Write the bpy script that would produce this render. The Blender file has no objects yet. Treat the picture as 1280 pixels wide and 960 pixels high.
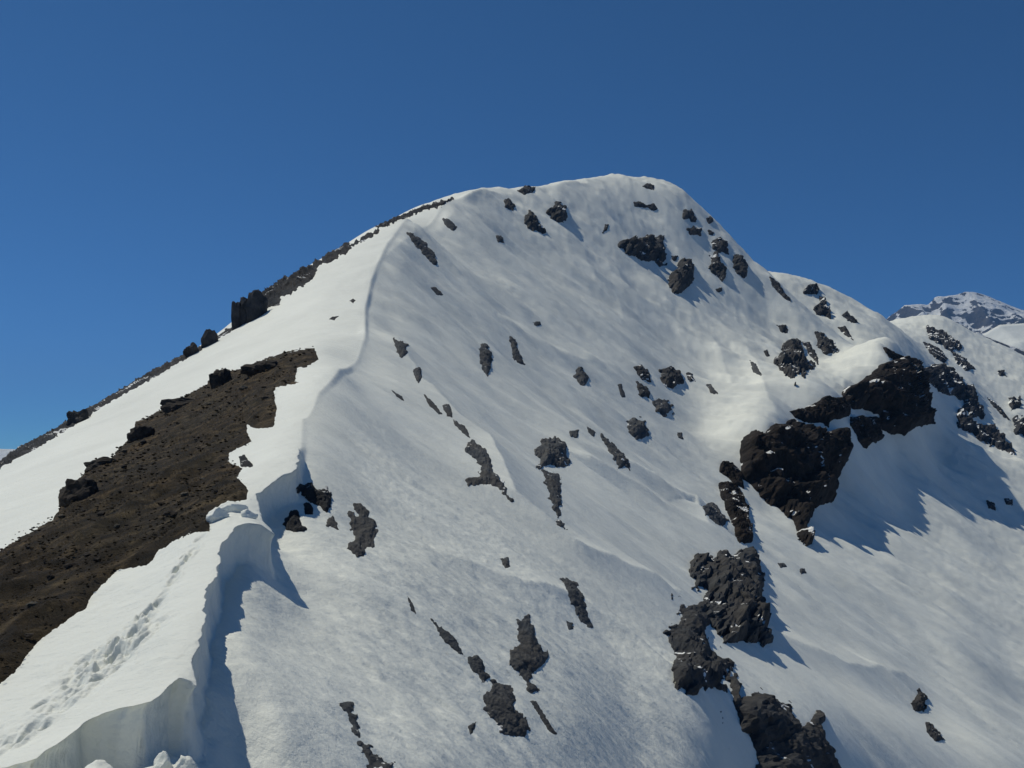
import bpy, bmesh, math, random
import numpy as np
from mathutils import Vector

# ------------------------------------------------------------------ camera, sky, sun, exposure
SC = bpy.context.scene
COL = SC.collection
HV = 568.0                                   # image row of the horizon
F = 1108.5                                   # focal length in pixels of a 1280 x 960 frame
cam = bpy.data.cameras.new('camera')
cam.sensor_width = 36.0
cam.lens = 36.0 * F / 1280.0
cam.shift_y = (HV - 480.0) / 1280.0          # the lens is raised, the verticals stay upright
cam.clip_start = 0.5
cam.clip_end = 60000
camo = bpy.data.objects.new('camera', cam)
COL.objects.link(camo)
camo.location = (0, 0, 0)
camo.rotation_euler = (math.radians(90), 0, 0)
SC.camera = camo

SUN_AZ, SUN_EL = math.radians(-60), math.radians(57)      # azimuth clockwise from the view direction
W = bpy.data.worlds.new('World')
SC.world = W
W.use_nodes = True
wn = W.node_tree.nodes
bg = wn['Background']
sky = wn.new('ShaderNodeTexSky')
sky.sky_type = 'NISHITA'
sky.sun_disc = False
sky.sun_elevation = SUN_EL
sky.sun_rotation = SUN_AZ
sky.altitude = 6500
sky.air_density = 1.0
sky.dust_density = 0.0
sky.ozone_density = 10.0
tint = wn.new('ShaderNodeMix'); tint.data_type = 'RGBA'; tint.blend_type = 'MULTIPLY'     # white balance of the phone camera
tint.inputs[0].default_value = 1.0
tint.inputs[7].default_value = (0.55, 1.01, 1.09, 1)
W.node_tree.links.new(sky.outputs[0], tint.inputs[6])
W.node_tree.links.new(tint.outputs[2], bg.inputs[0])
bg.inputs[1].default_value = 0.075

sd_ = Vector((math.sin(SUN_AZ) * math.cos(SUN_EL), math.cos(SUN_AZ) * math.cos(SUN_EL), math.sin(SUN_EL)))
sun = bpy.data.lights.new('sun', 'SUN')
sun.energy = 3.15
sun.angle = math.radians(0.5)
sun.color = (1.0, 0.955, 0.82)
suno = bpy.data.objects.new('sun', sun)
COL.objects.link(suno)
suno.rotation_euler = sd_.to_track_quat('Z', 'Y').to_euler()

vs = SC.view_settings
vs.view_transform = 'Standard'
vs.look = 'None'
vs.exposure = 0.0
vs.gamma = 1.0
vs.use_curve_mapping = False

rng = np.random.default_rng(7)


# ------------------------------------------------------------------ noise
def _hash(ix, iy, iz, seed):
    h = (ix.astype(np.int64) * 374761393 + iy.astype(np.int64) * 668265263 + iz.astype(np.int64) * 2147483647 + seed * 974711) & 0xFFFFFFFF
    h = ((h ^ (h >> 13)) * 1274126177) & 0xFFFFFFFF
    h = ((h ^ (h >> 15)) * 2246822519) & 0xFFFFFFFF
    h = h ^ (h >> 16)
    return (h & 0xFFFFFF).astype(np.float64) / float(0xFFFFFF) * 2 - 1


def noise(x, y, z=None, seed=0):
    x = np.asarray(x, float); y = np.asarray(y, float)
    ix = np.floor(x); iy = np.floor(y)
    fx = x - ix; fy = y - iy
    ux = fx * fx * fx * (fx * (fx * 6 - 15) + 10)
    uy = fy * fy * fy * (fy * (fy * 6 - 15) + 10)
    if z is None:
        z0 = np.zeros_like(ix)
        a = _hash(ix, iy, z0, seed); b = _hash(ix + 1, iy, z0, seed)
        c = _hash(ix, iy + 1, z0, seed); d = _hash(ix + 1, iy + 1, z0, seed)
        return (a + (b - a) * ux) * (1 - uy) + (c + (d - c) * ux) * uy
    z = np.asarray(z, float)
    iz = np.floor(z); fz = z - iz
    uz = fz * fz * fz * (fz * (fz * 6 - 15) + 10)
    r = []
    for k in (0, 1):
        a = _hash(ix, iy, iz + k, seed); b = _hash(ix + 1, iy, iz + k, seed)
        c = _hash(ix, iy + 1, iz + k, seed); d = _hash(ix + 1, iy + 1, iz + k, seed)
        r.append((a + (b - a) * ux) * (1 - uy) + (c + (d - c) * ux) * uy)
    return r[0] * (1 - uz) + r[1] * uz


def fbm(x, y, z=None, seed=0, octaves=4, gain=0.5):
    s = 0; a = 1.0; f = 1.0
    for o in range(octaves):
        s = s + a * noise(x * f, y * f, None if z is None else z * f, seed + o * 17)
        a *= gain; f *= 2.03
    return s


def ridged(x, y, z=None, seed=0, octaves=4):
    s = 0; a = 0.6; f = 1.0
    for o in range(octaves):
        s = s + a * (1 - 2 * np.abs(noise(x * f, y * f, None if z is None else z * f, seed + o * 13)))
        a *= 0.5; f *= 2.1
    return s


def sstep(a, b, x):
    t = np.clip((x - a) / (b - a), 0, 1)
    return t * t * (3 - 2 * t)


def poly_sd(poly, px, py):
    """signed distance to a closed polygon, positive inside"""
    poly = np.asarray(poly, float)
    n = len(poly)
    d2 = np.full(px.shape, 1e30)
    inside = np.zeros(px.shape, bool)
    for i in range(n):
        x0, y0 = poly[i]; x1, y1 = poly[(i + 1) % n]
        ex, ey = x1 - x0, y1 - y0
        t = np.clip(((px - x0) * ex + (py - y0) * ey) / (ex * ex + ey * ey + 1e-12), 0, 1)
        d2 = np.minimum(d2, (px - x0 - t * ex) ** 2 + (py - y0 - t * ey) ** 2)
        c = ((y0 > py) != (y1 > py)) & (px < (x1 - x0) * (py - y0) / ((y1 - y0) if y1 != y0 else 1e-9) + x0)
        inside ^= c
    d = np.sqrt(d2)
    return np.where(inside, d, -d)


def line_sd(line, px, py):
    """distance to an open polyline and the fraction along it"""
    line = np.asarray(line, float)
    best = np.full(px.shape, 1e30); tt = np.zeros(px.shape); sg = np.ones(px.shape)
    n = len(line) - 1
    for i in range(n):
        x0, y0 = line[i]; x1, y1 = line[i + 1]
        ex, ey = x1 - x0, y1 - y0
        t = np.clip(((px - x0) * ex + (py - y0) * ey) / (ex * ex + ey * ey + 1e-12), 0, 1)
        d2 = (px - x0 - t * ex) ** 2 + (py - y0 - t * ey) ** 2
        m = d2 < best
        best = np.where(m, d2, best)
        tt = np.where(m, (i + t) / n, tt)
        sg = np.where(m, np.sign(ex * (py - y0) - ey * (px - x0)), sg)
    return np.sqrt(best), tt, -sg


# ------------------------------------------------------------------ materials
def new_mat(name):
    m = bpy.data.materials.new(name)
    m.use_nodes = True
    nt = m.node_tree
    b = nt.nodes['Principled BSDF']
    return m, nt, b


def nd(nt, kind, **kw):
    n = nt.nodes.new(kind)
    for k, v in kw.items():
        if hasattr(n, k):
            setattr(n, k, v)
        else:
            n.inputs[k.replace('_', ' ')].default_value = v
    return n


def ramp(nt, src, stops):
    r = nt.nodes.new('ShaderNodeValToRGB')
    e = r.color_ramp.elements
    while len(e) > 1:
        e.remove(e[-1])
    e[0].position = stops[0][0]; e[0].color = (*stops[0][1], 1)
    for p, c in stops[1:]:
        q = e.new(p); q.color = (*c, 1)
    nt.links.new(src, r.inputs[0])
    return r


def tex(nt, scale, detail=6, rough=0.6, vec=None, stretch=None, rot=None):
    co = nt.nodes.new('ShaderNodeNewGeometry').outputs['Position'] if vec is None else vec
    if stretch:
        mp = nt.nodes.new('ShaderNodeMapping')
        mp.inputs['Scale'].default_value = stretch
        if rot:
            mp.inputs['Rotation'].default_value = rot
        nt.links.new(co, mp.inputs[0]); co = mp.outputs[0]
    t = nt.nodes.new('ShaderNodeTexNoise')
    t.inputs['Scale'].default_value = scale
    t.inputs['Detail'].default_value = detail
    t.inputs['Roughness'].default_value = rough
    nt.links.new(co, t.inputs['Vector'])
    return t


def bump(nt, b, src, dist, strength=1.0, prev=None):
    n = nt.nodes.new('ShaderNodeBump')
    n.inputs['Distance'].default_value = dist
    n.inputs['Strength'].default_value = strength
    nt.links.new(src, n.inputs['Height'])
    if prev is not None:
        nt.links.new(prev.outputs[0], n.inputs['Normal'])
    nt.links.new(n.outputs[0], b.inputs['Normal'])
    return n


def snow_mat():
    m, nt, b = new_mat('snow')
    t = tex(nt, 0.07, 8, 0.62)
    r = ramp(nt, t.outputs[0], [(0.25, (0.70, 0.715, 0.66)), (0.6, (0.79, 0.805, 0.742)), (0.85, (0.83, 0.845, 0.78))])
    # scattered grit and melt dirt
    g = tex(nt, 1.1, 7, 0.72)
    gr = ramp(nt, g.outputs[0], [(0.64, (1, 1, 1)), (0.72, (0.60, 0.58, 0.54))])
    mx = nd(nt, 'ShaderNodeMix', data_type='RGBA', blend_type='MULTIPLY')
    mx.inputs[0].default_value = 0.55
    nt.links.new(r.outputs[0], mx.inputs[6]); nt.links.new(gr.outputs[0], mx.inputs[7])
    nt.links.new(mx.outputs[2], b.inputs['Base Color'])
    b.inputs['Roughness'].default_value = 0.62
    b.inputs['Specular IOR Level'].default_value = 0.25
    geo = nt.nodes.new('ShaderNodeNewGeometry')
    rot = nt.nodes.new('ShaderNodeVectorRotate')
    rot.rotation_type = 'Z_AXIS'
    rot.inputs['Angle'].default_value = math.radians(24.8)
    nt.links.new(geo.outputs['Position'], rot.inputs['Vector'])
    n0 = tex(nt, 0.6, 7, 0.62, rot.outputs[0], (0.10, 1.0, 0.5))      # runnels down the fall line
    n1 = tex(nt, 0.9, 8, 0.70)
    n2 = tex(nt, 5.0, 5, 0.65)
    b0 = bump(nt, b, n0.outputs[0], 0.36, 0.7)
    b1 = bump(nt, b, n1.outputs[0], 0.065, 0.8, b0)
    bump(nt, b, n2.outputs[0], 0.035, 0.9, b1)
    return m


def rock_mat(name, c0, c1, c2, scale=0.6, snowy=0.0, bumpd=0.25, drift=0.5, upw=0.15):
    m, nt, b = new_mat(name)
    t = tex(nt, scale, 9, 0.68)
    r = ramp(nt, t.outputs[0], [(0.30, c0), (0.50, c1), (0.68, c2)])
    tw = tex(nt, scale * 0.23, 5, 0.6)
    tr = ramp(nt, tw.outputs[0], [(0.35, (0.92, 0.97, 1.02)), (0.68, (1.10, 1.0, 0.90))])
    mt_ = nd(nt, 'ShaderNodeMix', data_type='RGBA', blend_type='MULTIPLY')
    mt_.inputs[0].default_value = 1.0
    nt.links.new(r.outputs[0], mt_.inputs[6]); nt.links.new(tr.outputs[0], mt_.inputs[7])
    out = mt_.outputs[2]
    if snowy > 0:
        geo = nt.nodes.new('ShaderNodeNewGeometry')
        sep = nt.nodes.new('ShaderNodeSeparateXYZ')
        nt.links.new(geo.outputs['Normal'], sep.inputs[0])
        t2 = tex(nt, scale * drift, 6, 0.6)
        ad = nd(nt, 'ShaderNodeMath', operation='MULTIPLY_ADD')       # drifted snow: noise plus how far the face looks up
        nt.links.new(sep.outputs['Z'], ad.inputs[0]); ad.inputs[1].default_value = upw
        nt.links.new(t2.outputs[0], ad.inputs[2])
        rr = ramp(nt, ad.outputs[0], [(snowy, (0, 0, 0)), (snowy + 0.015, (1, 1, 1))])
        mx = nd(nt, 'ShaderNodeMix', data_type='RGBA')
        nt.links.new(rr.outputs[0], mx.inputs[0]); nt.links.new(out, mx.inputs[6])
        mx.inputs[7].default_value = (0.78, 0.79, 0.78, 1)
        out = mx.outputs[2]
    nt.links.new(out, b.inputs['Base Color'])
    b.inputs['Roughness'].default_value = 0.9
    b.inputs['Specular IOR Level'].default_value = 0.15
    n1 = tex(nt, scale * 3, 9, 0.72)
    bump(nt, b, n1.outputs[0], bumpd, 1.0)
    return m


M = {}
M['snow'] = snow_mat()
M['dark'] = rock_mat('dark_volcanic_rock', (0.022, 0.023, 0.025), (0.045, 0.046, 0.049), (0.08, 0.078, 0.077), 0.35, 0.74, 0.5)  # lifted towards blue grey, some lens veil is in this colour
M['cliff'] = rock_mat('cliff_rock', (0.008, 0.007, 0.007), (0.02, 0.017, 0.016), (0.042, 0.034, 0.030), 0.25, 0.72, 0.8)
M['crag'] = rock_mat('snow_dusted_rock', (0.014, 0.016, 0.020), (0.032, 0.034, 0.040), (0.06, 0.06, 0.062), 0.15, 0.70, 0.8)
M['grey'] = rock_mat('veiled_grey_rock', (0.050, 0.052, 0.054), (0.072, 0.075, 0.078), (0.098, 0.100, 0.101), 0.8, 0.78, 0.12)  # paler than the rock itself, the lens veil is mixed into the colour
M['slate'] = rock_mat('dark_slate_rock', (0.030, 0.031, 0.033), (0.047, 0.048, 0.050), (0.070, 0.070, 0.070), 0.6, 0.78, 0.15)
M['soil'] = rock_mat('bare_soil', (0.006, 0.005, 0.003), (0.030, 0.022, 0.0115), (0.115, 0.085, 0.046), 0.6, 0.0, 0.3)
M['stone'] = rock_mat('loose_stone', (0.05, 0.042, 0.032), (0.09, 0.078, 0.06), (0.16, 0.14, 0.11), 2.0, 0.0, 0.04)
M['dstone'] = rock_mat('dark_stone', (0.015, 0.014, 0.012), (0.035, 0.03, 0.026), (0.06, 0.052, 0.044), 1.5, 0.0, 0.06)
M['far'] = rock_mat('far_mountain_rock', (0.05, 0.048, 0.05), (0.075, 0.072, 0.072), (0.11, 0.10, 0.095), 0.011, 0.905, 16.0, 0.9, 0.6)


def tag(o, label=None, cat=None, group=None, kind=None):
    if label: o['label'] = label
    if cat: o['category'] = cat
    if group: o['group'] = group
    if kind: o['kind'] = kind
    return o


def mesh_obj(name, verts, quads=None, tris=None, mat=None, smooth=True, parent=None):
    me = bpy.data.meshes.new(name)
    verts = np.asarray(verts, np.float32)
    me.vertices.add(len(verts))
    me.vertices.foreach_set('co', verts.ravel())
    if quads is None:
        faces = np.asarray(tris, np.int32); k = 3
    else:
        faces = np.asarray(quads, np.int32); k = 4
    nf = len(faces)
    me.loops.add(nf * k)
    me.loops.foreach_set('vertex_index', faces.ravel())
    me.polygons.add(nf)
    me.polygons.foreach_set('loop_start', np.arange(0, nf * k, k, dtype=np.int32))
    me.update(calc_edges=True)
    me.polygons.foreach_set('use_smooth', np.full(nf, smooth))
    me.materials.append(mat)
    me.validate()
    o = bpy.data.objects.new(name, me)
    COL.objects.link(o)
    if parent: o.parent = parent
    return o


# ------------------------------------------------------------------ the mountain: control points
# (u, v) where a point of the slope shows in the photograph, and its distance ahead in metres
def plane_d(u, v):          # the snow shelf left of the ridge: falls 0.35 to the left, rises 0.15 ahead
    return 6.95 / ((v - 480) / F + 0.35 * (u - 640) / F + 0.15)


CP = []
for u, vv in ((-160, (1100, 960, 820, 740)), (0, (1060, 960, 850, 760, 690)), (100, (960, 850, 760, 700, 640, 600)),
              (180, (850, 760, 700, 640, 590, 555))):
    for v in vv:
        CP.append((u, v, plane_d(u, v)))
LIP = [(-60, 985), (40, 955), (80, 925), (101, 906), (142, 890), (175, 880), (195, 863), (212, 851), (236, 845), (244, 812), (249, 782), (252, 750),
       (266, 727), (271, 695), (287, 677), (317, 660), (331, 652)]
LIP2 = [(316, 622), (340, 607), (367, 590)]
for u, v in LIP[3::3] + LIP2:
    CP.append((u, v, plane_d(u, v)))
CREST = [(376, 560, 50), (378, 530, 62), (398, 500, 77), (424, 470, 97), (456, 432, 144), (456, 395, 180), (464, 360, 205), (484, 318, 245),
         (510, 283, 288), (560, 257, 340), (590, 246, 372), (625, 240, 400), (660, 235, 428), (700, 231, 455), (735, 225, 484), (770, 222, 510)]
CP += CREST
CP += [(280, 600, 48), (280, 540, 80), (280, 490, 120), (340, 540, 66), (340, 480, 105), (330, 430, 165), (400, 440, 125), (400, 380, 190),
       (220, 545, 95), (220, 500, 138)]
SKYL = [(-160, 668, 120), (-60, 612, 140), (0, 577, 150), (50, 547, 160), (100, 521, 170), (150, 490, 180), (200, 461, 190), (250, 434, 205),
        (288, 409, 215), (320, 380, 228), (350, 356, 242), (400, 325, 268), (430, 308, 285), (462, 291, 305), (510, 271, 330), (560, 253, 358)]
CP += SKYL
for u, v, d in SKYL:
    CP.append((u, v + 14, d * 1.3)); CP.append((u, v + 60, d * 2.0)); CP.append((u, v + 130, d * 4.2))
RF = {
    300: ((1060, 15), (902, 20.5)),
    350: ((1060, 17.5), (878, 21.5), (808, 25.5), (750, 30), (678, 35), (645, 39)),
    450: ((1120, 17.5), (952, 22), (886, 25.5), (820, 30), (727, 35.5), (648, 43), (592, 54), (557, 68), (493, 96), (462, 125)),
    540: ((1120, 20), (955, 25), (875, 30), (740, 39), (652, 53), (595, 76), (501, 125), (440, 175), (400, 205), (350, 250), (305, 300)),
    640: ((1130, 22), (986, 28), (849, 36), (746, 47), (688, 62), (612, 92), (548, 146), (487, 195), (444, 235), (366, 290), (311, 340), (258, 390)),
    720: ((1100, 27), (905, 36), (801, 47), (744, 62), (669, 92), (616, 130), (545, 185), (500, 232), (424, 285), (369, 335), (303, 395), (256, 440)),
    800: ((1100, 31), (940, 40), (858, 47), (802, 62), (727, 92), (655, 146), (594, 195), (552, 240), (473, 290), (418, 340), (355, 400), (300, 452), (246, 495)),
    880: ((1100, 34), (916, 47), (834, 72), (765, 105), (702, 150), (643, 200), (596, 248), (528, 292), (473, 340), (411, 395), (364, 440), (312, 485)),
    960: ((1100, 44), (920, 62), (865, 82), (821, 104), (768, 140), (706, 187), (655, 232), (628, 256), (560, 274), (535, 282), (500, 315), (440, 400), (390, 470)),
    1040: ((1100, 58), (926, 82), (852, 122), (802, 154), (750, 190), (700, 230), (650, 270), (600, 300), (540, 314), (500, 335), (470, 380), (445, 445)),
    1120: ((1100, 75), (923, 110), (866, 148), (816, 180), (771, 212), (720, 250), (680, 280), (640, 310), (600, 340), (565, 365), (480, 382), (455, 395), (430, 455)),
    1160: ((880, 160), (820, 195), (760, 236), (700, 282), (640, 328), (600, 360), (560, 395), (538, 412)),
    1200: ((1100, 90), (940, 128), (868, 178), (808, 215), (760, 250), (710, 290), (670, 322), (630, 358), (590, 395), (548, 430)),
    1280: ((1100, 100), (964, 142), (886, 200), (805, 252), (747, 294), (699, 335), (660, 366), (620, 404), (577, 445)),
    1400: ((1100, 135), (900, 220), (760, 320), (670, 420), (635, 480)),
    1560: ((1100, 230), (900, 350), (760, 430), (720, 480)),
}
for u, lst in RF.items():
    for v, d in lst:
        CP.append((u, v, d))
# skyline of the summit and its right shoulder, then what lies behind
CP += [(815, 230, 520), (850, 240, 524), (872, 258, 522), (892, 277, 520), (922, 306, 515), (945, 330, 508), (962, 344, 500), (985, 370, 492), (1010, 392, 486),
       (1050, 424, 470), (1085, 440, 470)]
for u, v, d in ((625, 240, 400), (700, 231, 455), (770, 222, 510), (815, 230, 520), (850, 240, 524), (892, 277, 520), (930, 314, 512)):
    CP.append((u, v + 18, d * 1.15)); CP.append((u, v + 90, d * 1.5)); CP.append((u, v + 170, d * 2.4))
CP += [(962, 362, 545), (985, 386, 540), (1010, 404, 535), (1050, 428, 530),
       (962, 349, 600), (978, 346, 610), (1000, 350, 615), (1030, 359, 620), (1060, 374, 625), (1090, 392, 630), (1050, 405, 560), (1085, 425, 540),
       (1110, 404, 640), (1135, 428, 600), (1140, 452, 560),
       (1000, 385, 720), (1060, 410, 760), (1110, 412, 780),
       (1125, 401, 900), (1150, 396, 920), (1165, 395, 920), (1185, 403, 900), (1205, 416, 890), (1240, 432, 880), (1280, 452, 860), (1330, 478, 850), (1400, 515, 850), (1560, 590, 850),
       (1160, 420, 800), (1200, 440, 780), (1240, 462, 760), (1280, 480, 740),
       (1160, 450, 640), (1180, 458, 650), (1205, 478, 640), (1228, 500, 630), (1250, 510, 640), (1280, 515, 640), (1340, 560, 650),
       (1170, 500, 560), (1205, 530, 560), (1240, 556, 555), (1280, 572, 550),
       (1165, 545, 480), (1200, 570, 495), (1280, 596, 495), (1400, 660, 540),
       (960, 520, 1300), (1150, 470, 1300), (1280, 520, 1300), (1500, 640, 1300), (1560, 760, 700)]
# the knoll the photographer stands on (below the frame)
CP += [(-300, 1180, 8), (0, 1120, 8), (300, 1120, 8), (640, 1300, 8), (960, 1600, 9), (1400, 2000, 10), (-300, 1050, 14), (-300, 800, 45), (-300, 745, 90), (640, 1180, 18),
       (300, 1100, 12), (900, 1500, 18), (1300, 1700, 28), (1560, 1600, 60)]
CP = np.array(CP, float)


def stretch(d):
    return np.where(np.asarray(d) > 250, 250 + (np.asarray(d) - 250) * 1.3, d)


CP[:, 2] = stretch(CP[:, 2])
SU, SW = 1 / 320.0, 1.6


def warp(u, d):
    return np.stack([np.asarray(u) * SU, np.log(np.asarray(d)) * SW], -1)


def tps_fit(P, val, lam):
    n = len(P)
    r2 = ((P[:, None] - P[None]) ** 2).sum(-1)
    K = 0.5 * r2 * np.log(r2 + 1e-12) + lam * np.eye(n)
    A = np.zeros((n + 3, n + 3))
    A[:n, :n] = K
    A[:n, n] = 1; A[:n, n + 1:] = P
    A[n, :n] = 1; A[n + 1:, :n] = P.T
    return np.linalg.solve(A, np.concatenate([val, np.zeros(3)]))


PW = warp(CP[:, 0], CP[:, 2])
cf = tps_fit(PW, (HV - CP[:, 1]) / F, 2e-4)

cols = np.concatenate([np.linspace(-420, -45, 45, endpoint=False), np.linspace(-45, 1325, 960), np.linspace(1325, 1700, 46)[1:]])
_t = np.linspace(math.log(7.5), math.log(1700), 4000)
_dens = 1.0 + 2.6 * ((_t > math.log(15.5)) & (_t < math.log(22.5))) + 1.4 * ((_t >= math.log(22.5)) & (_t < math.log(46))) - 0.5 * (_t > math.log(800)) - 0.5 * (_t < math.log(14))
_c = np.concatenate([[0], np.cumsum((_dens[1:] + _dens[:-1]) / 2)])
NR = 1180
lnd = np.interp(np.linspace(0, _c[-1], NR), _c, _t)
dist = np.exp(lnd)
NC = len(cols)
E = np.empty((NR, NC), np.float64)
pw32 = PW.astype(np.float32); cf32 = cf.astype(np.float64)
cu = cols * SU
du2 = (cu[:, None] - PW[None, :, 0]) ** 2
for i in range(NR):
    r2 = (du2 + ((lnd[i] * SW - PW[:, 1]) ** 2)[None]).astype(np.float32)
    E[i] = (0.5 * r2 * np.log(r2 + 1e-12)) @ cf[:-3] + cf[-3] + cf[-2] * cu + cf[-1] * lnd[i] * SW
Dg = np.repeat(dist[:, None], NC, 1)
Xg = (cols[None] - 640) / F * Dg
Yg = Dg.copy()
Zg = E * Dg


def make_hit(Eg):
    RM = np.maximum.accumulate(Eg, 0)

    def hit(u, v):
        """where the line of sight through a pixel of the photograph meets the slope: distance, or nan above the skyline"""
        u = np.atleast_1d(np.asarray(u, float)); v = np.atleast_1d(np.asarray(v, float))
        out = np.full(u.shape, np.nan); top = np.full(u.shape, np.nan)
        e = (HV - v) / F
        ci = np.clip(np.searchsorted(cols, u) - 1, 0, NC - 2)
        t = np.clip((u - cols[ci]) / (cols[ci + 1] - cols[ci]), 0, 1)
        for k in range(len(u)):
            c = RM[:, ci[k]] * (1 - t[k]) + RM[:, ci[k] + 1] * t[k]
            j = np.searchsorted(c, e[k])
            top[k] = dist[min(NR - 1, np.searchsorted(c, c[-1] - 1e-9))]
            if j >= NR:
                continue
            if j == 0:
                out[k] = dist[0]; continue
            w = (e[k] - c[j - 1]) / max(1e-12, c[j] - c[j - 1])
            out[k] = math.exp(lnd[j - 1] + w * (lnd[j] - lnd[j - 1]))
        return out, top
    return hit


hit0 = make_hit(E)


def world_line(pts):
    pts = np.array(pts, float)
    d, top = hit0(pts[:, 0], pts[:, 1])
    d = np.where(np.isnan(d), top, d)
    return np.stack([(pts[:, 0] - 640) / F * d, d], -1)


# ---- spurs and gullies running down the face
SPURS = [
    ([(470, 345), (520, 300), (560, 335), (620, 398), (700, 440), (775, 462)], 1.6, 7, 0.7),
    ([(497, 425), (530, 485), (575, 530), (612, 560), (645, 628), (720, 690), (800, 725), (855, 748)], 0.9, 3.2, 0.8),
    ([(760, 575), (820, 612), (872, 640), (886, 668)], 2.0, 5, 0.8),
    ([(560, 700), (640, 740), (720, 765), (790, 812), (850, 858), (900, 865)], 0.7, 2.6, 0.8),
    ([(955, 790), (1040, 835), (1110, 850), (1150, 862)], 1.2, 6, 0.8),
    ([(890, 420), (900, 445), (915, 480)], 1.3, 7, 0.6),
    ([(578, 255), (600, 248), (624, 244)], 2.4, 4, 0.9),
    ([(690, 235), (715, 232), (737, 230)], 2.0, 4, 0.9),
    ([(930, 430), (945, 455), (960, 500), (972, 522)], 1.5, 7, 0.6),
    ([(700, 560), (770, 600), (830, 640)], 1.2, 4, 0.8),
    ([(1120, 620), (1180, 660), (1270, 730)], 1.6, 9, 0.6),
    ([(545, 262), (600, 300), (660, 350), (740, 410)], 1.4, 8, 0.5),
]
for pts, amp, w, sharp in SPURS:
    amp *= 1.35; w *= 0.85
    L = world_line(pts)
    lo = L.min(0) - 6 * w; hi = L.max(0) + 6 * w
    m = (Xg > lo[0]) & (Xg < hi[0]) & (Yg > lo[1]) & (Yg < hi[1])
    dd, t, sg = line_sd(L, Xg[m], Yg[m])
    env = np.sin(np.pi * np.clip(t * 0.86 + 0.07, 0, 1)) ** 0.6
    Zg[m] += amp * env * (sharp * np.exp(-dd / w) + (1 - sharp) * np.exp(-(dd / w) ** 2)) * np.where(sg > 0, 1, 1)

# ---- snow relief: lumps, runnels down the fall line, sun cups near by
crest_w = np.array([((u - 640) / F * plane_d(u, v), plane_d(u, v)) for u, v in LIP + LIP2] +
                   [((u - 640) / F * float(stretch(d)), float(stretch(d))) for u, v, d in CREST])
bank = list(map(tuple, crest_w)) + [(-40, 700), (-600, 700), (-600, -40), (-30, 5)]
near = (Yg < 610) & (Xg < 90)
S = np.full(Xg.shape, -60.0)
S[near] = -poly_sd(bank, Xg[near], Yg[near])          # > 0 on the shaded, right-hand side of the ridge
S[(~near)] = 60.0
right = sstep(0.0, 6.0, S)
q = Xg * 0.42 + Yg * 0.91                              # across the fall line
p = Xg * 0.91 - Yg * 0.42                              # down the fall line
far1 = sstep(50, 220, Dg)
Zg += right * far1 * (1.45 * fbm(q / 17, p / 36, None, 3, 3) + 0.55 * fbm(q / 5.0, p / 14, None, 5, 3) + 1.0 * ridged(q / 13 + 0.35 * noise(p / 18, q / 18), p / 70, None, 7, 2))
Zg += right * sstep(500, 700, Dg) * 2.2 * ridged(Xg / 45, Yg / 45, None, 9, 4)
Zg += sstep(330, 430, Dg) * (0.9 * ridged(Xg / 22, Yg / 40, None, 10, 3) + 0.22 * fbm(Xg / 6, Yg / 9, None, 12, 3))
# notches shaped into the snow shelf above the cliffs to cast finger shadows
cc = 0.5 * Xg + 0.87 * Yg
for (gu_, gv_, gr_, ga_) in ((1130, 468, 26, 9.0), (1075, 492, 20, 7.0), (1000, 535, 22, 7.0), (950, 705, 14, 4.0)):
    L = world_line([(gu_, gv_)])[0]
    g = np.exp(-((Xg - L[0]) ** 2 + (Yg - L[1]) ** 2) / gr_ ** 2)
    Zg -= ga_ * g * np.clip(noise(cc / 7.0, cc * 0, None, 77) + 0.1, 0, 1)
mid = sstep(20, 60, Dg) * (1 - far1)
Zg += right * mid * (0.34 * fbm(q / 4.5, p / 12, None, 11, 3) + 0.42 * ridged(q / 6.5 + 0.35 * noise(p / 9, q / 9, None, 15), p / 36, None, 13, 2))
nr = 1 - sstep(50, 110, Dg)
cup = fbm(q / 0.55, p / 1.7, None, 21, 3)
Zg += right * nr * (0.075 * cup + 0.035 * fbm(q / 0.22, p / 0.6, None, 23, 2))
lft = 1 - sstep(-1.5, 1.0, S)
Zg += lft * (1 - sstep(60, 160, Dg)) * (0.05 * fbm(Xg / 1.6, Yg / 1.6, None, 31, 4) + 0.012 * fbm(Xg / 0.35, Yg / 0.35, None, 33, 2))
Zg += lft * sstep(60, 160, Dg) * 0.25 * fbm(Xg / 14, Yg / 14, None, 35, 4)

ca = np.interp(Yg, [45, 70, 120, 200, 320, 380, 440], [0, 0.5, 1.0, 2.0, 2.6, 1.5, 0])
cw = np.interp(Yg, [45, 120, 300], [1.5, 4.0, 9.0])
Zg += np.where(near, ca * np.exp(-np.abs(S) / cw), 0)
# ---- cornice: the lip overhangs to the right and the wall drops below it
DROP_D = [0, 17, 20, 25, 31, 33.6, 35.5, 38, 42, 46, 50, 62, 97, 144, 205, 250, 300, 340]
DROP_H = [1.2, 1.25, 1.35, 1.0, 1.15, 1.25, 0.8, 1.15, 1.35, 0.7, 0.18, 0.12, 0.18, 0.28, 0.38, 0.12, 0.0, 0.0]
drop = np.interp(Yg, DROP_D, DROP_H) * (1 + 0.12 * fbm(Yg / 2.5, Xg / 2.5, None, 41, 3)) * np.where(Yg > 48, np.clip(1 + 1.1 * noise(Yg / 9, Xg / 60, None, 45), 0.05, 2.3), 1)
wd = 0.22 + 0.0035 * Dg
wob = 0.10 * fbm(Xg / 0.9, Yg / 0.9, None, 43, 3) * np.clip(drop, 0, 1) * (Dg < 120)
Sw = S + wob
tt = np.clip(Sw / wd, 0, 1)
on = near & (Sw > -0.05)
Zg -= np.where(on, drop * sstep(0, 1, tt) * np.exp(-np.clip(Sw - wd, 0, 99) / (1.3 + 0.05 * Dg)), 0)
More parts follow.
